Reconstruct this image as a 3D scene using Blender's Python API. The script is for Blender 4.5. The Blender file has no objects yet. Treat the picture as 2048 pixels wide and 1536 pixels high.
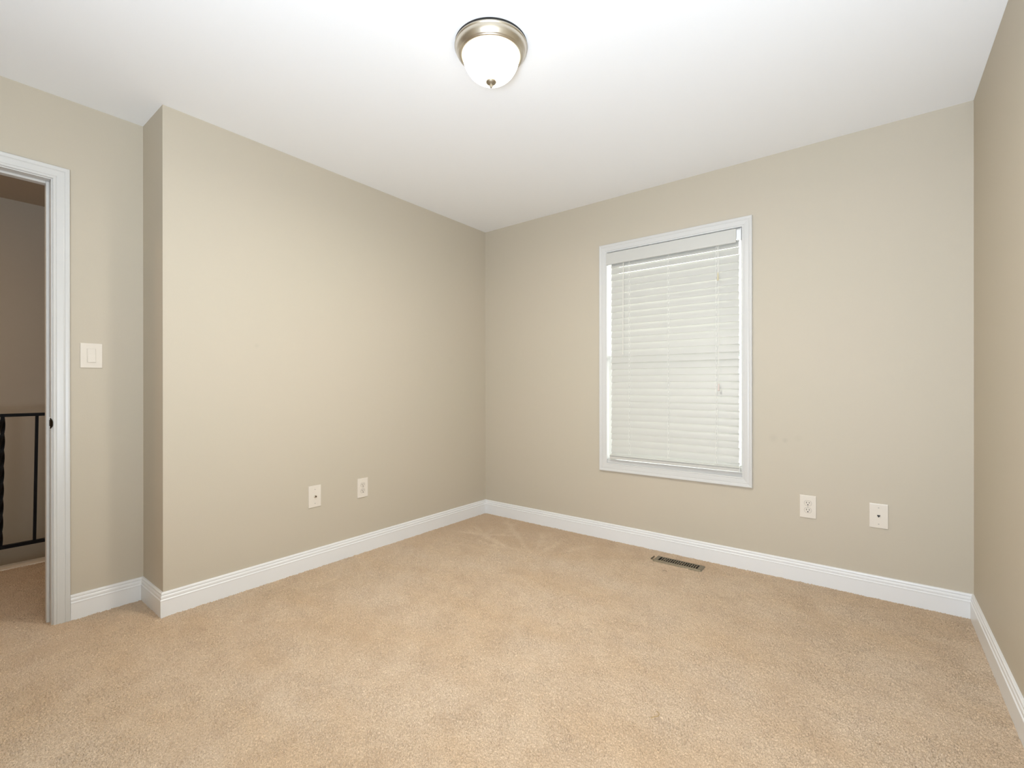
import bpy, bmesh, math, random
import numpy as np
from mathutils import Vector, Matrix
random.seed(7)
rng = np.random.default_rng(11)
C = bpy.context.scene.collection
S = bpy.context.scene

# ------------------------------------------------------------------ camera, world, exposure
yaw, pitch, roll = math.radians(37.8702), math.radians(-0.0197), math.radians(-0.0439)
F = Vector((-math.sin(yaw)*math.cos(pitch), math.cos(yaw)*math.cos(pitch), math.sin(pitch)))
R0 = Vector((math.cos(yaw), math.sin(yaw), 0)); U0 = R0.cross(F)
Rr = R0*math.cos(roll)+U0*math.sin(roll); Uu = U0*math.cos(roll)-R0*math.sin(roll)
cam = bpy.data.cameras.new('camera'); co = bpy.data.objects.new('camera', cam); C.objects.link(co)
m = Matrix((Rr, Uu, -F)).transposed().to_4x4(); m.translation = Vector((2.6796, -3.0664, 1.0899))
co.matrix_world = m
cam.sensor_width = 36; cam.lens = 932.5458*36/2048; cam.shift_y = 7.085/2048; cam.clip_start = 0.02
S.camera = co

W = bpy.data.worlds.new('overcast_sky'); S.world = W; W.use_nodes = True
bg = W.node_tree.nodes['Background']; bg.inputs[0].default_value = (1.0, 0.99, 0.965, 1); bg.inputs[1].default_value = 5.5
S.view_settings.view_transform = 'Standard'; S.view_settings.look = 'None'
S.view_settings.gamma = 1; S.view_settings.use_curve_mapping = False
S.view_settings.exposure = 0.25
BOWL = 4.0           # ceiling lamp glass strength
LAMP = 14.5          # ceiling lamp light thrown down into the room (W)
FILL = 76.0         # added fill, thrown up like a bounce flash from behind the camera (W)
HALL = 8.0           # unseen light added to lift the dim landing (W)

def area(name, loc, rot, sx, sy, power, col):
    l = bpy.data.lights.new(name, 'AREA'); l.shape = 'RECTANGLE'; l.size = sx; l.size_y = sy
    l.energy = power; l.color = col
    o = bpy.data.objects.new(name, l); C.objects.link(o); o.location = loc; o.rotation_euler = rot
    return o
fl = area('bounce_fill', (2.7, -3.45, 0.85), (0, 0, 0), 0.5, 0.5, FILL, (0.690, 0.820, 1.0))
fl.rotation_euler = Vector((-0.12, 0.59, 0.80)).to_track_quat('-Z', 'Y').to_euler()
area('landing_fill', (-1.0, -3.9, 2.40), (0, 0, 0), 0.3, 0.3, HALL, (1.0, 0.68, 0.38))

# ------------------------------------------------------------------ materials
def mat(name, col, rough=0.5, metal=0.0, bump=None, var=None, spec=0.5, emit=0, emitcol=None):
    M = bpy.data.materials.new(name); M.use_nodes = True
    nt = M.node_tree; N = nt.nodes; L = nt.links; b = N['Principled BSDF']
    b.inputs['Base Color'].default_value = (*col, 1); b.inputs['Roughness'].default_value = rough
    b.inputs['Metallic'].default_value = metal; b.inputs['Specular IOR Level'].default_value = spec
    tc = N.new('ShaderNodeTexCoord')
    if var:
        sc, amt = var
        n = N.new('ShaderNodeTexNoise'); n.inputs['Scale'].default_value = sc; n.inputs['Detail'].default_value = 4
        L.new(tc.outputs['Object'], n.inputs['Vector'])
        mx = N.new('ShaderNodeMix'); mx.data_type = 'RGBA'
        mx.inputs['A'].default_value = (*[c*(1-amt) for c in col], 1)
        mx.inputs['B'].default_value = (*[min(1, c*(1+amt)) for c in col], 1)
        L.new(n.outputs['Fac'], mx.inputs['Factor']); L.new(mx.outputs['Result'], b.inputs['Base Color'])
    if bump:
        sc, st, di = bump
        n = N.new('ShaderNodeTexNoise'); n.inputs['Scale'].default_value = sc; n.inputs['Detail'].default_value = 3
        L.new(tc.outputs['Object'], n.inputs['Vector'])
        bp = N.new('ShaderNodeBump'); bp.inputs['Strength'].default_value = st; bp.inputs['Distance'].default_value = di
        L.new(n.outputs['Fac'], bp.inputs['Height']); L.new(bp.outputs['Normal'], b.inputs['Normal'])
    if emit:
        b.inputs['Emission Color'].default_value = (*(emitcol or col), 1); b.inputs['Emission Strength'].default_value = emit
    return M

WALLC = (0.575, 0.508, 0.400)
def wall_mat():
    M = mat('wall_paint', WALLC, 0.62, bump=(260, 0.10, 0.002), spec=0.3)
    nt = M.node_tree; N = nt.nodes; L = nt.links; b = N['Principled BSDF']
    geo = N.new('ShaderNodeNewGeometry')
    n = N.new('ShaderNodeTexNoise'); n.inputs['Scale'].default_value = 1.3; n.inputs['Detail'].default_value = 1
    L.new(geo.outputs['Position'], n.inputs['Vector'])
    mx = N.new('ShaderNodeMix'); mx.data_type = 'RGBA'
    mx.inputs['A'].default_value = (WALLC[0]*0.975, WALLC[1]*0.99, WALLC[2]*0.985, 1)
    mx.inputs['B'].default_value = (WALLC[0]*1.025, WALLC[1]*1.01, WALLC[2]*1.015, 1)
    L.new(n.outputs['Fac'], mx.inputs['Factor'])
    # faint finger smudges and a scuff on the paint
    prev = mx.outputs['Result']
    for (p, r, a) in [((2.215, 0, 0.795), 0.035, 0.10), ((2.275, 0, 0.785), 0.02, 0.14), ((2.34, 0, 0.80), 0.03, 0.06),
                      ((0, -1.905, 1.32), 0.02, 0.08), ((0.0, -0.42, 1.3), 0.05, 0.03)]:
        d = N.new('ShaderNodeVectorMath'); d.operation = 'DISTANCE'; d.inputs[1].default_value = p
        L.new(geo.outputs['Position'], d.inputs[0])
        mr = N.new('ShaderNodeMapRange'); mr.interpolation_type = 'SMOOTHSTEP'
        mr.inputs['From Min'].default_value = 0; mr.inputs['From Max'].default_value = r
        mr.inputs['To Min'].default_value = a; mr.inputs['To Max'].default_value = 0
        L.new(d.outputs['Value'], mr.inputs['Value'])
        m2 = N.new('ShaderNodeMix'); m2.data_type = 'RGBA'; m2.inputs['B'].default_value = (0.20, 0.19, 0.16, 1)
        L.new(mr.outputs['Result'], m2.inputs['Factor']); L.new(prev, m2.inputs['A']); prev = m2.outputs['Result']
    L.new(prev, b.inputs['Base Color'])
    return M
MW = wall_mat()
MC = mat('ceiling_paint', (0.93, 0.925, 0.91), 0.85, bump=(180, 0.08, 0.002), spec=0.2)
MT = mat('trim_gloss_paint', (0.85, 0.84, 0.82), 0.32)  # lightened to make up for weak light on the baseboards
MTC = mat('trim_gloss_paint_darkened', (0.665, 0.65, 0.615), 0.35)  # same trim paint, darkened to offset stronger light on the casings
MBL = mat('blind_white', (0.60, 0.585, 0.535), 0.4, var=(9, 0.015))
MV = mat('sash_vinyl', (0.86, 0.86, 0.85), 0.35)
MP = mat('plate_almond', (0.78, 0.71, 0.61), 0.3)
MREC = mat('receptacle_almond', (0.74, 0.67, 0.57), 0.35)
MSEAM = mat('receptacle_gap_dark', (0.36, 0.32, 0.27), 0.7)  # darker colour stands for the shaded gap round a receptacle
MDK = mat('slot_dark', (0.012, 0.010, 0.008), 0.6)
MSC = mat('screw_painted', (0.66, 0.60, 0.52), 0.35, 0.2)
MNK = mat('brushed_nickel', (0.64, 0.59, 0.50), 0.30, 1.0, bump=(40, 0.04, 0.001))
MCHR = mat('connector_metal', (0.75, 0.72, 0.66), 0.18, 1.0)
MBZ = mat('vent_bronze_enamel', (0.21, 0.17, 0.105), 0.45, 0.3, var=(40, 0.12))
MIR = mat('wrought_iron_black', (0.006, 0.006, 0.007), 0.6, 0.0, bump=(90, 0.2, 0.002), spec=0.2)
MCRD = mat('blind_cord', (0.88, 0.86, 0.80), 0.7)
MTAS = mat('tassel_cream', (0.70, 0.62, 0.42), 0.45)
MTAP = mat('tassel_pink', (0.72, 0.60, 0.54), 0.4)
MWAND = mat('wand_plastic', (0.80, 0.77, 0.70), 0.2)
MNOSE = mat('landing_board', (0.88, 0.80, 0.69), 0.45)
MTH1 = mat('thread_mustard', (0.50, 0.33, 0.12), 0.8); MTH2 = mat('thread_brown', (0.10, 0.07, 0.045), 0.8)

def bowl_mat():
    M = bpy.data.materials.new('lit_alabaster_glass'); M.use_nodes = True
    nt = M.node_tree; N = nt.nodes; L = nt.links; b = N['Principled BSDF']
    b.inputs['Base Color'].default_value = (0.9, 0.87, 0.8, 1); b.inputs['Roughness'].default_value = 0.25
    tc = N.new('ShaderNodeTexCoord'); n = N.new('ShaderNodeTexNoise'); n.inputs['Scale'].default_value = 14
    L.new(tc.outputs['Object'], n.inputs['Vector'])
    mx = N.new('ShaderNodeMix'); mx.data_type = 'RGBA'
    mx.inputs['A'].default_value = (1.0, 0.93, 0.80, 1); mx.inputs['B'].default_value = (1.0, 0.97, 0.88, 1)
    L.new(n.outputs['Fac'], mx.inputs['Factor']); L.new(mx.outputs['Result'], b.inputs['Emission Color'])
    # glow shaped by height: brightest underneath, dimmed at the rim to spare the ceiling
    sp = N.new('ShaderNodeSeparateXYZ'); L.new(tc.outputs['Object'], sp.inputs[0])
    mr = N.new('ShaderNodeMapRange'); mr.inputs['From Min'].default_value = -0.05; mr.inputs['From Max'].default_value = -0.115
    mr.inputs['To Min'].default_value = BOWL*0.30; mr.inputs['To Max'].default_value = BOWL
    L.new(sp.outputs['Z'], mr.inputs['Value']); L.new(mr.outputs['Result'], b.inputs['Emission Strength'])
    return M
MBOWL = bowl_mat()

def glass_mat():
    M = bpy.data.materials.new('window_glass'); M.use_nodes = True
    nt = M.node_tree; N = nt.nodes; L = nt.links; N.clear()
    out = N.new('ShaderNodeOutputMaterial'); t = N.new('ShaderNodeBsdfTransparent'); g = N.new('ShaderNodeBsdfGlossy')
    g.inputs['Roughness'].default_value = 0.02; fr = N.new('ShaderNodeFresnel'); fr.inputs['IOR'].default_value = 1.45
    t.inputs['Color'].default_value = (0.93, 0.96, 0.95, 1)
    mx = N.new('ShaderNodeMixShader'); L.new(fr.outputs[0], mx.inputs[0]); L.new(t.outputs[0], mx.inputs[1]); L.new(g.outputs[0], mx.inputs[2])
    L.new(mx.outputs[0], out.inputs['Surface'])
    return M
MGL = glass_mat()

def carpet_mat(name, A, B, attr=True):
    M = bpy.data.materials.new(name); M.use_nodes = True
    nt = M.node_tree; N = nt.nodes; L = nt.links; b = N['Principled BSDF']
    b.inputs['Roughness'].default_value = 0.95; b.inputs['Specular IOR Level'].default_value = 0.1
    b.inputs['Sheen Weight'].default_value = 0.15; b.inputs['Sheen Roughness'].default_value = 0.6
    geo = N.new('ShaderNodeNewGeometry')
    def noise(sc, det=3, ro=0.5, st=None):
        n = N.new('ShaderNodeTexNoise'); n.inputs['Scale'].default_value = sc; n.inputs['Detail'].default_value = det
        n.inputs['Roughness'].default_value = ro
        if st:
            mp = N.new('ShaderNodeMapping'); mp.inputs['Rotation'].default_value = (0, 0, st[0]); mp.inputs['Scale'].default_value = (st[1], st[2], 1)
            L.new(geo.outputs['Position'], mp.inputs['Vector']); L.new(mp.outputs[0], n.inputs['Vector'])
        else: L.new(geo.outputs['Position'], n.inputs['Vector'])
        return n.outputs['Fac']
    def mixc(f, a, bb):
        x = N.new('ShaderNodeMix'); x.data_type = 'RGBA'
        for k, v in (('Factor', f), ('A', a), ('B', bb)):
            if isinstance(v, (tuple, float, int)): x.inputs[k].default_value = v if not isinstance(v, tuple) else (*v, 1)
            else: L.new(v, x.inputs[k])
        return x.outputs['Result']
    def rng_(v, a, bb, c, d):
        x = N.new('ShaderNodeMapRange'); x.inputs['From Min'].default_value = a; x.inputs['From Max'].default_value = bb
        x.inputs['To Min'].default_value = c; x.inputs['To Max'].default_value = d; L.new(v, x.inputs['Value']); return x.outputs['Result']
    # worn and brushed patches of the pile: big soft drifts, one set stretched along the traffic direction
    base = mixc(rng_(noise(1.7, 4, 0.55, (0.6, 1, 1.9)), 0.33, 0.67, 0, 1), A, B)
    # individual yarn ends differ in tone
    fleck = rng_(noise(170, 3, 0.75), 0.56, 0.70, 0, 1)
    fine = rng_(noise(300, 2, 0.7), 0.30, 0.62, 0, 1)
    base = mixc(fine, (A[0]*0.58, A[1]*0.55, A[2]*0.50), base)
    base = mixc(rng_(fleck, 0, 1, 0, 0.70), base, (A[0]*0.50, A[1]*0.46, A[2]*0.42))
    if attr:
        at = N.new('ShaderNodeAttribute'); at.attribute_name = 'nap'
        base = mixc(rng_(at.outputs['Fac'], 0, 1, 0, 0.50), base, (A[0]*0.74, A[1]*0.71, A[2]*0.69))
        at2 = N.new('ShaderNodeAttribute'); at2.attribute_name = 'brushed'
        base = mixc(rng_(at2.outputs['Fac'], 0, 1, 0, 0.30), base, (B[0]*0.98, B[1]*0.98, B[2]*0.95))
    L.new(base, b.inputs['Base Color'])
    bp = N.new('ShaderNodeBump'); bp.inputs['Strength'].default_value = 0.55; bp.inputs['Distance'].default_value = 0.006
    L.new(noise(420, 3, 0.8), bp.inputs['Height']); L.new(bp.outputs['Normal'], b.inputs['Normal'])
    return M
CA, CB = (0.82, 0.60, 0.395), (0.87, 0.69, 0.51)
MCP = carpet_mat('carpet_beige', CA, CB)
MCH = carpet_mat('carpet_beige_landing', CA, CB, attr=False)

# ------------------------------------------------------------------ helpers
def link(name, bm, M, parent=None, smooth=False, sub=None):
    me = bpy.data.meshes.new(name); bmesh.ops.recalc_face_normals(bm, faces=bm.faces); bm.to_mesh(me); bm.free()
    for x in (M if isinstance(M, (list, tuple)) else [M]): me.materials.append(x)
    if smooth:
        for p in me.polygons: p.use_smooth = True
    o = bpy.data.objects.new(name, me); C.objects.link(o)
    if parent: o.parent = parent
    return o
def struct(o): o['kind'] = 'structure'; return o
def empty(name, loc, rz=0):
    o = bpy.data.objects.new(name, None); C.objects.link(o); o.location = loc; o.rotation_euler = (0, 0, rz)
    o.empty_display_size = 0.05; return o
def tag(o, label, cat, group=None):
    o['label'] = label; o['category'] = cat
    if group: o['group'] = group
    return o
def box(bm, x0, x1, y0, y1, z0, z1, bev=0, mi=0):
    r = bmesh.ops.create_cube(bm, size=1)
    vs = r['verts']
    for v in vs: v.co = Vector(((x0+x1)/2+v.co.x*(x1-x0), (y0+y1)/2+v.co.y*(y1-y0), (z0+z1)/2+v.co.z*(z1-z0)))
    fs = list({f for v in vs for f in v.link_faces})
    if bev:
        es = list({e for f in fs for e in f.edges})
        q = bmesh.ops.bevel(bm, geom=es, offset=bev, segments=2, affect='EDGES', profile=0.5)
        fs = q['faces'] + [f for f in fs if f.is_valid]
    for f in fs: f.material_index = mi
    return vs
def lathe(bm, prof, seg=64, cx=0, cy=0):
    rings = []
    for r, z in prof:
        if r < 1e-6: rings.append([bm.verts.new((cx, cy, z))])
        else: rings.append([bm.verts.new((cx+r*math.cos(2*math.pi*k/seg), cy+r*math.sin(2*math.pi*k/seg), z)) for k in range(seg)])
    for a, b in zip(rings, rings[1:]):
        for k in range(seg):
            k2 = (k+1) % seg
            if len(a) == 1 and len(b) == 1: continue
            if len(a) == 1: bm.faces.new((a[0], b[k2], b[k]))
            elif len(b) == 1: bm.faces.new((a[k], a[k2], b[0]))
            else: bm.faces.new((a[k], a[k2], b[k2], b[k]))
def tube(bm, pts, r, seg=8):
    pts = [Vector(p) for p in pts]; rings = []
    for i, p in enumerate(pts):
        t = (pts[min(i+1, len(pts)-1)]-pts[max(i-1, 0)]).normalized()
        a = t.orthogonal().normalized() if i == 0 else (rings_a - t*rings_a.dot(t)).normalized()
        rings_a = a; b = t.cross(a); rr = r[i] if isinstance(r, (list, tuple)) else r
        rings.append([bm.verts.new(p+a*rr*math.cos(2*math.pi*k/seg)+b*rr*math.sin(2*math.pi*k/seg)) for k in range(seg)])
    for u, v in zip(rings, rings[1:]):
        for k in range(seg): bm.faces.new((u[k], u[(k+1) % seg], v[(k+1) % seg], v[k]))
    bm.faces.new(rings[0]); bm.faces.new(rings[-1])
def skin(bm, rings, closed_path):
    n = len(rings[0]); pairs = list(zip(rings, rings[1:])) + ([(rings[-1], rings[0])] if closed_path else [])
    for a, b in pairs:
        for k in range(n): bm.faces.new((a[k], a[(k+1) % n], b[(k+1) % n], b[k]))
    if not closed_path: bm.faces.new(rings[0]); bm.faces.new(rings[-1])

# ------------------------------------------------------------------ dimensions
H = 2.44; WR = 3.0483; LY = -2.3334; DX = -0.3061; YB = -3.66; TW = 0.115
WX0, WX1, WZ0, WZ1 = 1.163, 2.050, 0.549, 2.054       # window opening
DY1 = -2.6755; DY0 = DY1-0.76; DZ = 2.047              # door opening between jambs
HX = -2.21                                             # stairwell wall
LX = -1.425                                            # edge of the landing carpet

# ------------------------------------------------------------------ shell
def wall_xz_hole(bm, x0, x1, y0, y1, z0, z1, h):       # wall box in the x-z plane with a hole
    a, b, c, d = h
    for q in ((x0, a, z0, z1), (b, x1, z0, z1), (a, b, z0, c), (a, b, d, z1)):
        if q[1]-q[0] > 1e-5 and q[3]-q[2] > 1e-5: box(bm, q[0], q[1], y0, y1, q[2], q[3])
bm = bmesh.new(); wall_xz_hole(bm, -0.0, WR+0.12, 0, 0.15, -0.05, H, (WX0-0.012, WX1+0.012, WZ0-0.012, WZ1+0.012)); struct(link('wall_front', bm, MW))
bm = bmesh.new(); box(bm, DX, 0, LY, 0.15, -0.05, H); struct(link('wall_left', bm, MW))
bm = bmesh.new(); box(bm, WR, WR+0.12, YB-0.12, 0, -0.05, H); struct(link('wall_right', bm, MW))
bm = bmesh.new(); box(bm, DX, WR, YB-0.12, YB, -0.05, H); struct(link('wall_back', bm, MW))
bm = bmesh.new(); oy0, oy1 = DY0-0.018, DY1+0.018
box(bm, DX-TW, DX, oy1, 0.15, -0.05, H); box(bm, DX-TW, DX, YB-0.12, oy0, -0.05, H); box(bm, DX-TW, DX, oy0, oy1, DZ+0.018, H)
struct(link('wall_door_side', bm, MW))
bm = bmesh.new(); box(bm, DX-TW, WR+0.12, YB-0.12, 0.15, H, H+0.1); struct(link('ceiling', bm, MC))
# landing and stairwell beyond the door
bm = bmesh.new(); box(bm, HX-0.1, HX, -4.9, -1.2, -2.4, H); struct(link('wall_stairwell', bm, MW))
bm = bmesh.new(); box(bm, HX, DX-TW, -1.3, -1.2, -2.4, H); struct(link('wall_landing_end', bm, MW))
bm = bmesh.new(); box(bm, HX, DX-TW, -4.9, -4.8, -2.4, H); box(bm, DX-TW, DX, -4.9, YB-0.12, -0.05, H); struct(link('wall_landing_near', bm, MW))
bm = bmesh.new(); box(bm, HX-0.1, DX-TW, -4.9, -1.2, H, H+0.1); struct(link('ceiling_landing', bm, mat('landing_ceiling_dim_tone', (0.60, 0.49, 0.36), 0.85, bump=(180, 0.08, 0.002))))  # tan colour stands in for dim warm light on the landing ceiling
bm = bmesh.new(); box(bm, HX, DX-TW, -4.8, -1.3, -2.5, -2.4); box(bm, LX-0.05, LX+0.05, -4.8, -1.3, -2.4, -0.25); struct(link('floor_stairwell', bm, MCH))
bm = bmesh.new(); box(bm, LX-0.09, DX-TW, -4.8, -1.3, -0.25, -0.006); struct(link('floor_landing', bm, MCH))
bm = bmesh.new(); box(bm, LX-0.11, LX, -4.8, -1.3, -0.03, 0.004, 0.003); box(bm, LX-0.11, LX-0.09, -4.8, -1.3, -0.28, -0.03)
struct(link('trim_1', bm, MNOSE))
# ------------------------------------------------------------------ carpet with real pile relief
def fnoise(nx, ny, px, lo, hi, ang=None, ratio=1):
    """band limited noise on the grid; feature sizes lo..hi in metres, optionally stretched"""
    w = rng.standard_normal((ny, nx)).astype(np.float32)
    fx = np.fft.rfftfreq(nx, px)[None, :]; fy = np.fft.fftfreq(ny, px)[:, None]
    if ang is not None:
        c, s = math.cos(ang), math.sin(ang); u = fx*c+fy*s; v = (-fx*s+fy*c)*ratio; f = np.sqrt(u*u+v*v)
    else: f = np.sqrt(fx*fx+fy*fy)
    g = np.exp(-(f*lo)**2)*(1-np.exp(-(f*hi)**2))
    r = np.fft.irfft2(np.fft.rfft2(w)*g, s=(ny, nx)); return (r/r.std()).astype(np.float32)
def smooth(a, b, x):
    t = np.clip((x-a)/(b-a), 0, 1); return t*t*(3-2*t)
def carpet(name, x0, x1, y0, y1, px, hole, M, clip=None, z=0.0):
    nx = int((x1-x0)/px)+1; ny = int((y1-y0)/px)+1
    xs = np.linspace(x0, x1, nx, dtype=np.float32); ys = np.linspace(y0, y1, ny, dtype=np.float32)
    X, Y = np.meshgrid(xs, ys)
    tuft = fnoise(nx, ny, px, 0.0042, 0.014)
    clump = fnoise(nx, ny, px, 0.009, 0.03, 0.5, 1.6)
    lump = fnoise(nx, ny, px, 0.04, 0.12)
    rough = 0.5+0.5*smooth(-0.8, 1.2, fnoise(nx, ny, px, 0.12, 0.5))
    nearness = smooth(2.9, 1.2, 0.75*np.sqrt((X-2.2)**2+(Y+3.0)**2))*0.3
    Z = z + (tuft*0.0020*(rough+nearness) - np.abs(clump)*0.0024*rough + lump*0.0006)
    # pits where fibres part
    pits = fnoise(nx, ny, px, 0.006, 0.018)
    Z -= 0.007*smooth(1.7, 2.8, pits)*(0.4+0.6*rough)
    # a shallow dent with a raised lip
    d = np.hypot(X-1.55, Y+1.80)
    # brushed vacuum strokes fanning near the far corner, their lean shading painted as tone
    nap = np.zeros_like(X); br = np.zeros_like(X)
    ox, oy = 0.95, -0.62; th = np.arctan2(Y-oy, X-ox); rr = np.hypot(X-ox, Y-oy)
    wob = 0.012*fnoise(nx, ny, px, 0.10, 0.4)
    for a, wd, ln, amt in ((math.radians(141), 0.075, 1.0, 0.9), (math.radians(168), 0.06, 0.85, 0.7), (math.radians(116), 0.07, 0.6, 0.6),
                           (math.radians(93), 0.10, 0.50, 0.6), (math.radians(64), 0.09, 0.55, 0.55), (math.radians(192), 0.06, 0.9, 0.4)):
        dd = np.abs((th+wob-a+math.pi) % (2*math.pi)-math.pi)
        br += 0.8*amt*smooth(wd*1.25, wd*0.2, dd)*smooth(0.02, 0.18, rr)*smooth(ln, ln*0.75, rr)
    for (px_, py_, rays) in ((0.40, -0.47, ((150, 0.30), (100, 0.22), (35, 0.25), (-20, 0.40), (195, 0.35))), (0.62, -0.62, ((170, 0.25), (125, 0.2), (20, 0.3)))):
        t2 = np.arctan2(Y-py_, X-px_); r2 = np.hypot(X-px_, Y-py_)
        for a, ln in rays:
            off = r2*((t2+wob*2-math.radians(a)+math.pi) % (2*math.pi)-math.pi)
            br += 0.6*smooth(0.030, 0.008, np.abs(off))*smooth(ln, ln*0.5, r2)*(np.cos(t2-math.radians(a)) > 0)
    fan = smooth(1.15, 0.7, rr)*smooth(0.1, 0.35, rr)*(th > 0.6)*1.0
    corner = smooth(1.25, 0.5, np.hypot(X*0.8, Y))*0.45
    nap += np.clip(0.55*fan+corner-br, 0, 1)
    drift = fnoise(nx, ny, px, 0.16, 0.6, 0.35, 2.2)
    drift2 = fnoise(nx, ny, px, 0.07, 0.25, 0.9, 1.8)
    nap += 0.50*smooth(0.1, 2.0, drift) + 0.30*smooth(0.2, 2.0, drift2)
    br += 0.30*smooth(0.5, 2.2, -drift) + 0.2*smooth(0.6, 2.2, -drift2)
    V = np.stack([X, Y, Z], -1).reshape(-1, 3).astype(np.float32)
    I = np.arange(nx*ny, dtype=np.int32).reshape(ny, nx)
    Q = np.stack([I[:-1, :-1], I[:-1, 1:], I[1:, 1:], I[1:, :-1]], -1)
    keep = np.ones(Q.shape[:2], bool)
    cx = 0.5*(X[:-1, :-1]+X[1:, 1:]); cy = 0.5*(Y[:-1, :-1]+Y[1:, 1:])
    if hole: keep &= ~((cx > hole[0]) & (cx < hole[1]) & (cy > hole[2]) & (cy < hole[3]))
    if clip is not None: keep &= clip(cx, cy)
    Q = Q[keep]
    me = bpy.data.meshes.new(name); me.vertices.add(len(V)); me.vertices.foreach_set('co', V.ravel())
    me.loops.add(Q.size); me.loops.foreach_set('vertex_index', Q.ravel().astype(np.int32))
    me.polygons.add(len(Q)); me.polygons.foreach_set('loop_start', np.arange(0, Q.size, 4, dtype=np.int32))
    try: me.polygons.foreach_set('loop_total', np.full(len(Q), 4, np.int32))
    except Exception: pass
    me.polygons.foreach_set('use_smooth', np.ones(len(Q), bool))
    me.update(calc_edges=True)
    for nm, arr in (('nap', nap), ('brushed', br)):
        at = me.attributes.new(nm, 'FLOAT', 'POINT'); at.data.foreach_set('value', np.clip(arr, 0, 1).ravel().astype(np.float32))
    me.materials.append(M)
    o = bpy.data.objects.new(name, me); C.objects.link(o); return o
VX0, VX1, VY0, VY1 = 1.578, 1.872, -0.214, -0.122
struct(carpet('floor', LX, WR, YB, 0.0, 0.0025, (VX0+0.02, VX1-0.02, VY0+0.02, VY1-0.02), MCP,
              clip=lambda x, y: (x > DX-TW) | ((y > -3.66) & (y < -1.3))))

# ------------------------------------------------------------------ baseboards (profile swept with mitred ends)
BP = [(0, -0.01), (0.0135, -0.01), (0.0135, 0.0745), (0.0145, 0.0765), (0.0145, 0.0795), (0.0128, 0.0815), (0.0108, 0.083),
      (0.0112, 0.0865), (0.0122, 0.091), (0.0115, 0.0965), (0.0095, 0.0995), (0.0078, 0.1005), (0.0090, 0.1025), (0.0098, 0.107), (0.0088, 0.1115), (0.0060, 0.1145), (0, 0.1150)]
def baseboard(name, p0, p1, nrm, m0, m1):
    p0 = Vector((*p0, 0)); p1 = Vector((*p1, 0)); d = (p1-p0).normalized(); n = Vector((*nrm, 0)); bm = bmesh.new()
    r = []
    for P, s, mm in ((p0, 1, m0), (p1, -1, m1)):
        r.append([bm.verts.new(P+n*(o+0.0002)+d*(s*mm*o)+Vector((0, 0, z))) for o, z in BP])
    skin(bm, r, False)
    return struct(link(name, bm, MT))
baseboard('baseboard_left', (0, LY), (0, 0), (1, 0), -1, 1)
baseboard('baseboard_return', (DX, LY), (0, LY), (0, -1), 1, -1)
baseboard('baseboard_door_side', (DX, -2.612), (DX, LY), (1, 0), 0, 1)
baseboard('baseboard_front', (0, 0), (WR, 0), (0, -1), 1, 1)
baseboard('baseboard_right', (WR, 0), (WR, YB), (-1, 0), 1, 1)
baseboard('baseboard_back', (WR, YB), (DX, YB), (0, 1), 1, 1)

# ------------------------------------------------------------------ casings
CP = [(0, 0), (0, 0.0075), (0.003, 0.0095), (0.008, 0.0098), (0.0105, 0.0085), (0.013, 0.0105), (0.022, 0.0120), (0.034, 0.0135),
      (0.038, 0.0128), (0.041, 0.0150), (0.050, 0.0172), (0.055, 0.0172), (0.057, 0.0150), (0.057, 0)]
def casing(name, a0, a1, b0, b1, f, M, parent, open_bottom=False):
    bm = bmesh.new()
    if open_bottom: cs = lambda u: [(a0-u, b0), (a0-u, b1+u), (a1+u, b1+u), (a1+u, b0)]
    else: cs = lambda u: [(a0-u, b0-u), (a0-u, b1+u), (a1+u, b1+u), (a1+u, b0-u)]
    rings = [[bm.verts.new(f(*cs(u)[k], t)) for u, t in CP] for k in range(4)]
    skin(bm, rings, not open_bottom)
    return link(name, bm, M, parent)

# window_1
w1 = struct(empty('window_1', (0, 0, 0)))
casing('casing', WX0, WX1, WZ0, WZ1, lambda a, b, t: Vector((a, -t-0.0002, b)), MTC, w1)
bm = bmesh.new(); j = 0.012
box(bm, WX0-j, WX0, -0.0, 0.15, WZ0-j, WZ1+j); box(bm, WX1, WX1+j, -0.0, 0.15, WZ0-j, WZ1+j)
box(bm, WX0, WX1, -0.0, 0.15, WZ1, WZ1+j); box(bm, WX0, WX1, -0.0, 0.15, WZ0-j, WZ0)
link('jamb', bm, MT, w1)
def sash(z0, z1, y):
    bm = bmesh.new(); t = 0.028
    for q in ((WX0, WX1, z0, z0+t), (WX0, WX1, z1-t, z1), (WX0, WX0+t, z0+t, z1-t), (WX1-t, WX1, z0+t, z1-t)):
        box(bm, q[0], q[1], y, y+0.03, q[2], q[3])
    s = link('sash', bm, MV, w1)
    bm = bmesh.new(); box(bm, WX0+t-0.004, WX1-t+0.004, y+0.013, y+0.017, z0+t-0.004, z1-t+0.004); link('pane', bm, MGL, s)
bm = bmesh.new(); box(bm, WX0, WX1, 0.003, 0.075, WZ0, WZ0+0.026, 0.002); link('sill_sky_block', bm, MTC, w1)  # block added to keep sky light off the sill under the blind
zm = (WZ0+WZ1)/2
sash(WZ0, zm+0.02, 0.075); sash(zm-0.02, WZ1, 0.108)

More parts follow.
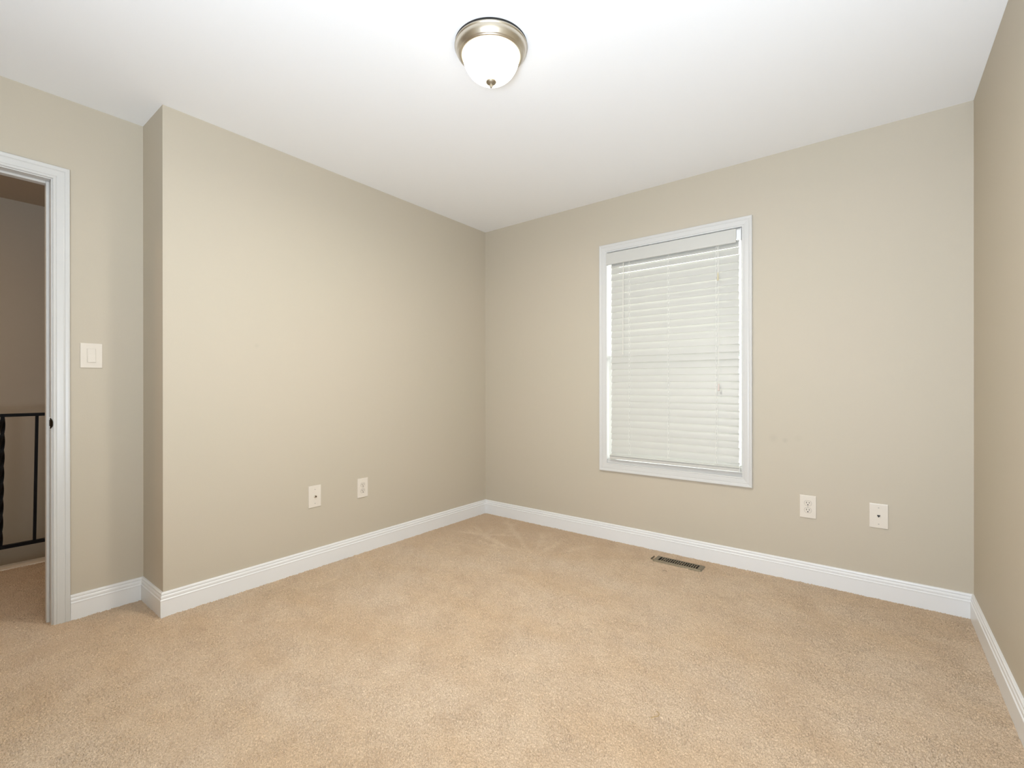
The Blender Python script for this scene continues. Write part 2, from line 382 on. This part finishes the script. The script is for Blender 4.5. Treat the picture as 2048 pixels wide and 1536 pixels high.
# door_1
d1 = struct(empty('door_1', (0, 0, 0)))
casing('casing', DY0-0.0055, DY1+0.0055, -0.008, DZ+0.0055, lambda a, b, t: Vector((DX+t+0.0002, a, b)), MTC, d1, True)
casing('casing', DY0-0.0055, DY1+0.0055, -0.008, DZ+0.0055, lambda a, b, t: Vector((DX-TW-t-0.0002, a, b)), MTC, d1, True)
bm = bmesh.new()
for q in ((DY1, DY1+0.018, -0.01, DZ+0.018), (DY0-0.018, DY0, -0.01, DZ+0.018), (DY0, DY1, DZ, DZ+0.018)):
    box(bm, DX-TW, DX, q[0], q[1], q[2], q[3], 0.0012)
link('jamb', bm, MTC, d1)
bm = bmesh.new(); sx0, sx1 = DX-0.077, DX-0.042; st = 0.011
box(bm, sx0, sx1, DY1-st, DY1, 0.0, DZ, 0.002); box(bm, sx0, sx1, DY0, DY0+st, 0.0, DZ, 0.002); box(bm, sx0, sx1, DY0+st, DY1-st, DZ-st, DZ, 0.002)
link('door_stop', bm, MTC, d1)
bm = bmesh.new()          # strike plate: flat leaf on the jamb with a curved lip wrapping the edge
box(bm, DX-0.038, DX-0.002, DY1-0.0022, DY1, 0.898, 0.955, 0.0006)
sp = link('strike_plate', bm, MCHR, d1); sp['label'] = 'small metal strike plate'
bm = bmesh.new(); lip = []
for k in range(7):
    a = k/6; x = DX-0.003+0.016*a; y = DY1-0.0022+0.007*a*a
    hh = 0.0255*math.sqrt(max(0.02, 1-(a*0.95)**2))
    lip.append([bm.verts.new((x, y-0.0014, 0.9265-hh)), bm.verts.new((x, y-0.0014, 0.9265+hh)), bm.verts.new((x, y, 0.9265+hh)), bm.verts.new((x, y, 0.9265-hh))])
skin(bm, lip, False)
link('strike_lip', bm, mat('strike_bronze', (0.05, 0.042, 0.03), 0.3, 0.9), sp)['label'] = 'dark curved lip'
bm = bmesh.new(); box(bm, DX-0.028, DX-0.012, DY1-0.0026, DY1-0.0021, 0.912, 0.942, 0.0002); link('latch_hole', bm, MDK, sp)
bm = bmesh.new()
for z in (0.9045, 0.9485): box(bm, DX-0.024, DX-0.016, DY1-0.0030, DY1-0.0021, z-0.003, z+0.003, 0.0004)
link('screw', bm, MCHR, sp)

# ------------------------------------------------------------------ window blind
wb = tag(empty('window_blind', (0, 0, 0)), 'white two-inch horizontal slat blind, closed, hanging inside the white window frame', 'window blind')
bm = bmesh.new(); box(bm, WX0+0.001, 2.0205, -0.0205, -0.0115, 1.9635, 2.0465, 0.0018); box(bm, WX0+0.001, WX0+0.009, -0.0115, 0.0, 1.9635, 2.0465, 0.0015); link('valance', bm, MBL, wb)
bm = bmesh.new(); box(bm, 1.17, 2.044, -0.002, 0.040, 1.998, 2.050, 0.001); link('headrail', bm, MBL, wb)
bm = bmesh.new()          # bracket with its open-sided box, bared where the valance stops short
box(bm, 2.0215, 2.0450, -0.0135, -0.011, 1.976, 2.0390, 0.0006); box(bm, 2.0215, 2.0450, -0.011, -0.002, 1.976, 1.978); box(bm, 2.0440, 2.0475, -0.012, 0.03, 1.976, 2.0480)
link('bracket', bm, MV, wb)
N_SL = 31; PITCH = 0.04535; SLX0, SLX1 = 1.190, 2.0305
bm = bmesh.new(); zt = 1.967
for i in range(N_SL):
    zc = zt - i*PITCH + random.uniform(-0.0008, 0.0008)
    tilt = math.radians(72.5 + random.uniform(-1.6, 1.6) + (4 if i in (3, 4, 5) else 0))
    x0 = SLX0+random.uniform(-0.0015, 0.0015); x1 = SLX1+random.uniform(-0.0015, 0.0015)
    n = 6; ct, s_ = math.cos(tilt), math.sin(tilt); w = 0.050; tk = 0.0026; sag = 0.0016
    rings = []
    twist = math.radians(random.uniform(-1.2, 1.2))
    for kx in range(9):
        fx = kx/8; x = x0+(x1-x0)*fx; tt = tilt+twist*(fx-0.5); ct, s_ = math.cos(tt), math.sin(tt)
        top = []; bot = []
        for k in range(n+1):
            u = (k/n-0.5)*w; cr = sag*(1-(2*k/n-1)**2)
            for arr, off in ((top, cr), (bot, cr-tk)):
                # u: along slat (outer edge up), off: normal towards the room/up
                arr.append((x, 0.0165+u*ct-off*s_*1.0, zc+u*s_+off*ct))
        rings.append([bm.verts.new(p) for p in top]+[bm.verts.new(p) for p in reversed(bot)])
    skin(bm, rings, False)
link('slats', bm, MBL, wb, smooth=False)
bm = bmesh.new()          # bottom rail, its right end swung a little into the room
ring = []
for x, yf in ((1.192, -0.0185), (2.041, -0.0265)):
    ring.append([bm.verts.new((x, yf+a, 0.5945+b)) for a, b in ((0.001, -0.0125), (-0.002, -0.0115), (-0.002, 0.0065), (0.004, 0.0072), (0.004, 0.0092), (-0.0045, 0.0100), (-0.0045, 0.0135), (0.012, 0.0170), (0.024, 0.018), (0.034, 0.016), (0.034, 0.002), (0.020, -0.008))])
skin(bm, ring, False); brl = link('bottom_rail', bm, MBL, wb)
bm = bmesh.new(); box(bm, 2.0405, 2.0440, -0.0265, 0.008, 0.5815, 0.6090, 0.001); link('end_cap', bm, MV, brl)
bm = bmesh.new(); box(bm, 1.1895, 1.1925, -0.0190, 0.014, 0.5815, 0.6090, 0.001); link('end_cap', bm, MV, brl)
for xl in (1.327, 1.601, 1.902):
    bm = bmesh.new()
    for dx in (-0.005, 0.005):
        pts = [(xl+dx, 0.0065+0.0015*math.sin((1.96-z)/PITCH*2*math.pi), z) for z in np.arange(1.965, 0.612, -PITCH/4)]
        tube(bm, pts, 0.0008, 6)
    for i in range(N_SL):     # lift cord showing in the rout hole of each slat
        zc = zt-i*PITCH
        tube(bm, [(xl, 0.0105, zc+0.006), (xl, 0.0095, zc), (xl, 0.0095, zc-0.008)], 0.0014, 6)
    link('ladder_string', bm, MCRD, wb)
bm = bmesh.new(); tube(bm, [(1.2915, -0.008, 1.966), (1.2915, -0.0125, 1.950), (1.2905, -0.0135, 1.70), (1.2895, -0.0135, 1.335)], 0.0030, 6)
tube(bm, [(1.2895, -0.0135, 1.336), (1.2895, -0.0135, 1.318)], [0.0030, 0.0045], 6); link('tilt_wand', bm, MWAND, wb)
def tassel(x, zb, zt_, M, cordx):
    bm = bmesh.new(); tube(bm, [(cordx, -0.004, 1.966), (cordx, -0.010, 1.955), (x, -0.0125, zt_)], 0.0011, 6); c = link('lift_cord', bm, MCRD, wb)
    bm = bmesh.new(); lathe(bm, [(0, zt_+0.002), (0.003, zt_+0.001), (0.0042, zt_-0.010), (0.0062, zb+0.006), (0.0060, zb+0.001), (0, zb)], 14, x, -0.0135); t = link('tassel', bm, M, c, smooth=True); return t
tassel(1.9165, 1.749, 1.797, MTAS, 1.914)['label'] = 'cream lift cord tassel'
tassel(1.9205, 1.066, 1.110, MTAP, 1.920)['label'] = 'pale pinkish lift cord tassel'

# ------------------------------------------------------------------ ceiling lamp
cx, cy = 1.485, -1.663
cl = tag(empty('ceiling_lamp', (cx, cy, H)), 'flush ceiling lamp with brushed nickel pan and glowing white glass bowl', 'ceiling lamp')
bm = bmesh.new()
lathe(bm, [(0.131, -0.0075), (0.1420, -0.0075), (0.1435, -0.0100), (0.1432, -0.013), (0.1405, -0.0145), (0.1400, -0.018),
    (0.1380, -0.026), (0.1335, -0.034), (0.1275, -0.0395), (0.1262, -0.0425), (0.1240, -0.0430), (0.1228, -0.0460), (0.1195, -0.0480), (0.1160, -0.0485), (0.1140, -0.0460), (0.1135, -0.030), (0.1135, -0.012), (0, -0.012)], 96)
link('pan', bm, MNK, cl, smooth=True)
bm = bmesh.new(); lathe(bm, [(0, -0.0002), (0.1418, -0.0002), (0.1418, -0.0075), (0, -0.0075)], 96); link('pan_shadow_gap', bm, MDK, cl)  # near-black ring painted for the shadow gap between pan and ceiling
bm = bmesh.new()
pr = []
for k in range(19):
    a = k/18*math.pi/2; pr.append((0.1115*math.cos(a)**0.88 if k < 18 else 0, -0.047-0.097*math.sin(a)**1.12))
lathe(bm, [(0.1115, -0.030)]+pr, 96); link('glass_bowl', bm, MBOWL, cl, smooth=True)
bm = bmesh.new()
lathe(bm, [(0, -0.141), (0.0195, -0.1425), (0.0205, -0.1455), (0.0190, -0.1480), (0.0130, -0.1530), (0.0070, -0.1555), (0.0055, -0.1575), (0.0062, -0.1605), (0.0050, -0.1650), (0.0020, -0.1680), (0, -0.1690)], 40)
link('finial', bm, mat('finial_nickel', (0.36, 0.31, 0.23), 0.5, 1.0), cl, smooth=True)

area('ceiling_lamp_light', (cx, cy, 2.256), (0, 0, 0), 0.2, 0.2, LAMP, (1.0, 0.96, 0.88))

# ------------------------------------------------------------------ wall plates. local frame: x across the wall, -y into the room, z up
def plate(name, loc, rz, w, h, label, cat, group=None):
    r = tag(empty(name, loc, rz), label, cat, group)
    bm = bmesh.new(); vs = box(bm, -w/2, w/2, -0.0060, -0.0001, -h/2, h/2, 0)
    fr = [f for f in bm.faces if all(v.co.y < -0.005 for v in f.verts)]
    es = list({e for f in fr for e in f.edges}); bmesh.ops.bevel(bm, geom=es, offset=0.0032, segments=3, affect='EDGES', profile=0.6)
    es = [e for e in bm.edges if abs(e.verts[0].co.y-e.verts[1].co.y) > 0.002]
    link('cover_plate', bm, MP, r); return r
def disc(bm, r, y0, y1, cx=0, cz=0, seg=20, flat=None):
    ring = []
    for y in (y0, y1):
        q = []
        for k in range(seg):
            a = 2*math.pi*k/seg; z = r*math.sin(a)
            if flat: z = max(-flat, min(flat, z))
            q.append(bm.verts.new((cx+r*math.cos(a), y, cz+z)))
        ring.append(q)
    skin(bm, ring, False)
def screws(r, zs, M=MSC):
    for z in zs:
        bm = bmesh.new(); disc(bm, 0.0032, -0.0060, -0.0068, 0, z, 16); s = link('screw', bm, M, r)
        bm = bmesh.new(); box(bm, -0.0028, 0.0028, -0.00705, -0.0067, z-0.0005, z+0.0005); link('screw_slot', bm, MDK, s)
def outlet(loc, rz, label):
    r = plate('wall_outlet', loc, rz, 0.078, 0.1255, label, 'electrical outlet')
    for zc in (0.0195, -0.0195):
        bm = bmesh.new(); disc(bm, 0.0172, -0.0060, -0.0072, 0, zc, 32, 0.0138); n0 = len(bm.faces); disc(bm, 0.0182, -0.0059, -0.0063, 0, zc, 32, 0.0148)
        for q, f_ in enumerate(bm.faces): f_.material_index = 1 if q >= n0 else 0
        p = link('receptacle', bm, [MREC, MSEAM], r)
        for x, hh in ((-0.0064, 0.0040), (0.0064, 0.0034)):
            bm = bmesh.new(); box(bm, x-0.0013, x+0.0013, -0.0076, -0.0070, zc+0.0035-hh, zc+0.0035+hh); link('slot', bm, MDK, p)
        bm = bmesh.new(); disc(bm, 0.0030, -0.0070, -0.0077, 0, zc-0.0082, 14); link('ground_hole', bm, MDK, p)
    screws(r, (0,)); return r
LW = math.radians(90)      # left wall faces +x
outlet((0, -1.236, 0.4265), LW, 'almond duplex outlet on the left wall, beside the coaxial jack, nearer the far corner')
outlet((2.386, 0, 0.4240), 0, 'almond duplex outlet low on the window wall, between the window and the phone jack')
r = plate('coaxial_jack', (0, -1.571, 0.4310), LW, 0.079, 0.130, 'almond wall plate with a metal coaxial connector, low on the left wall', 'cable jack')
screws(r, (0.042, -0.042))
bm = bmesh.new(); disc(bm, 0.0088, -0.0060, -0.0078, 0, 0, 6); disc(bm, 0.0068, -0.0078, -0.0165, 0, 0, 20); k = link('coaxial_connector', bm, MCHR, r); k['label'] = 'shiny metal threaded connector'
bm = bmesh.new(); disc(bm, 0.0042, -0.0164, -0.0168, 0, 0, 16); link('socket', bm, MDK, k)
r = plate('phone_jack', (2.696, 0, 0.4245), 0, 0.077, 0.1255, 'almond telephone jack plate low on the window wall, close to the right-hand corner', 'phone jack')
screws(r, (0.042, -0.042))
bm = bmesh.new(); box(bm, -0.0085, 0.0085, -0.0078, -0.0060, -0.009, 0.008, 0.0006); k = link('jack', bm, MREC, r)
bm = bmesh.new(); box(bm, -0.0060, 0.0060, -0.0084, -0.0076, -0.0010, 0.0050); box(bm, -0.0036, 0.0036, -0.0084, -0.0076, -0.0040, -0.0010); box(bm, -0.0017, 0.0017, -0.0084, -0.0076, -0.0065, -0.0040)
link('jack_opening', bm, MDK, k)
r = plate('light_switch', (DX, -2.536, 1.2445), LW, 0.081, 0.119, 'almond rocker light switch on the wall beside the door', 'light switch')
bm = bmesh.new()
for q in ((-0.0175, -0.0155, -0.0345, 0.0345), (0.0155, 0.0175, -0.0345, 0.0345), (-0.0155, 0.0155, 0.0325, 0.0345), (-0.0155, 0.0155, -0.0345, -0.0325)):
    box(bm, q[0], q[1], -0.0072, -0.0060, q[2], q[3])
link('rocker_frame', bm, MREC, r)
bm = bmesh.new(); ring = []
for x in (-0.0148, 0.0148): ring.append([bm.verts.new((x, y, z)) for y, z in ((-0.0060, 0.0318), (-0.0076, 0.0318), (-0.0082, 0.004), (-0.0108, -0.0318), (-0.0060, -0.0318))])
skin(bm, ring, False); link('rocker', bm, MP, r)

# ------------------------------------------------------------------ floor vent
vx, vy = (VX0+VX1)/2, (VY0+VY1)/2; hw, hd = (VX1-VX0)/2, (VY1-VY0)/2; iw, idp = hw-0.028, hd-0.018
fv = tag(empty('floor_vent', (vx, vy, 0.0)), 'brown metal floor vent set in the carpet under the window', 'floor vent')
bm = bmesh.new(); zt_ = 0.0085; ze = 0.0015
outer = [(-hw, -hd), (hw, -hd), (hw, hd), (-hw, hd)]; mid = [(-hw+0.005, -hd+0.005), (hw-0.005, -hd+0.005), (hw-0.005, hd-0.005), (-hw+0.005, hd-0.005)]; inn = [(-iw, -idp), (iw, -idp), (iw, idp), (-iw, idp)]
L0 = [bm.verts.new((*p, ze)) for p in outer]; L1 = [bm.verts.new((*p, zt_)) for p in mid]; L2 = [bm.verts.new((*p, zt_)) for p in inn]; L3 = [bm.verts.new((*p, -0.03)) for p in inn]
for a, b in ((L0, L1), (L1, L2), (L2, L3)):
    for k in range(4):
        f = bm.faces.new((a[k], a[(k+1) % 4], b[(k+1) % 4], b[k])); f.material_index = 1 if b is L3 else 0
link('frame', bm, [MBZ, MDK], fv)  # shaft walls coloured near-black for the shade inside the vent
bm = bmesh.new(); nf = 17
for k in range(1, nf):
    x = -iw+2*iw*k/nf; t = 0.0026
    ring = [[bm.verts.new((x+a, y, z)) for a, z in ((-t, 0.0080), (t, 0.0080), (t+0.001, 0.0055), (-t+0.001, 0.0055))] for y in (-idp, idp)]
    skin(bm, ring, False)
link('louvers', bm, MBZ, fv)
bm = bmesh.new()
B = [bm.verts.new((*p, -0.03)) for p in inn]; B2 = [bm.verts.new((*p, -0.055)) for p in inn]
for k in range(4): bm.faces.new((B[k], B[(k+1) % 4], B2[(k+1) % 4], B2[k]))
bm.faces.new(B2); link('duct_boot', bm, MDK, fv)
bm = bmesh.new(); box(bm, -hw-0.018, -hw-0.014, -0.030, 0.028, 0.000, 0.009, 0.001); box(bm, -hw-0.016, -hw+0.006, -0.024, -0.018, 0.001, 0.004); link('damper_lever', bm, MBZ, fv)

# ------------------------------------------------------------------ railing on the landing
RX = -1.48
rl = tag(empty('stair_railing', (RX, -2.7, 0.004)), 'black wrought iron stair railing on the landing beyond the open doorway', 'railing')
def rail(name, z, hh):
    bm = bmesh.new(); box(bm, -0.014, 0.014, -0.95, 0.75, z-hh, z+hh, 0.002); return link(name, bm, MIR, rl)
rail('top_rail', 0.9185, 0.0095); rail('bottom_rail', 0.1215, 0.0105)
def sqbar(bm, y0, z0, y1, z1, half, turns=0.0, bulge=0.0, n=2, ang0=0):
    rings = []
    for k in range(n+1):
        f = k/n; z = z0+(z1-z0)*f; y = y0+(y1-y0)*f; a = ang0+turns*2*math.pi*f; h = half*math.sqrt(2)*(1+bulge*0)
        rings.append([bm.verts.new((h*math.cos(a+math.pi/4+q*math.pi/2), y+h*math.sin(a+math.pi/4+q*math.pi/2), z)) for q in range(4)])
    skin(bm, rings, False)
sp_ = 0.1462; lean = 0.012
for i in range(-5, 6):
    y = -2.5855-sp_*i+2.7
    if y > 0.7 or y < -0.9: continue
    bm = bmesh.new()
    if i % 2: sqbar(bm, y-lean, 0.125, y, 0.912, 0.0085, 2.0, 0, 96)
    else: sqbar(bm, y-lean, 0.125, y, 0.912, 0.0072, 0, 0, 2)
    link('baluster', bm, MIR, rl)
for y in (-0.95, 0.75):
    bm = bmesh.new(); box(bm, -0.015, 0.015, y-0.015, y+0.015, 0.0, 0.95, 0.002); box(bm, -0.035, 0.035, y-0.035, y+0.035, 0.0, 0.006, 0.001); link('newel_post', bm, MIR, rl)

# ------------------------------------------------------------------ small litter on the carpet
def thread(loc, pts, r, M, label):
    bm = bmesh.new(); tube(bm, pts, r, 6); o = link('loose_thread', bm, M, smooth=True); o.location = loc; tag(o, label, 'thread')
thread((2.105, -1.555, 0.002), [(-0.004, 0.022, 0.001), (0.010, 0.010, 0.004), (0.012, -0.004, 0.005), (0.002, -0.012, 0.003), (-0.006, -0.024, 0.001)], 0.0009, MTH1, 'mustard yellow thread lying loose on the carpet in the foreground')
thread((1.70, -0.335, 0.002), [(-0.012, -0.004, 0.001), (-0.003, 0.004, 0.003), (0.008, 0.003, 0.002), (0.014, -0.002, 0.001)], 0.0011, MTH2, 'dark brown thread on the carpet just in front of the floor vent')
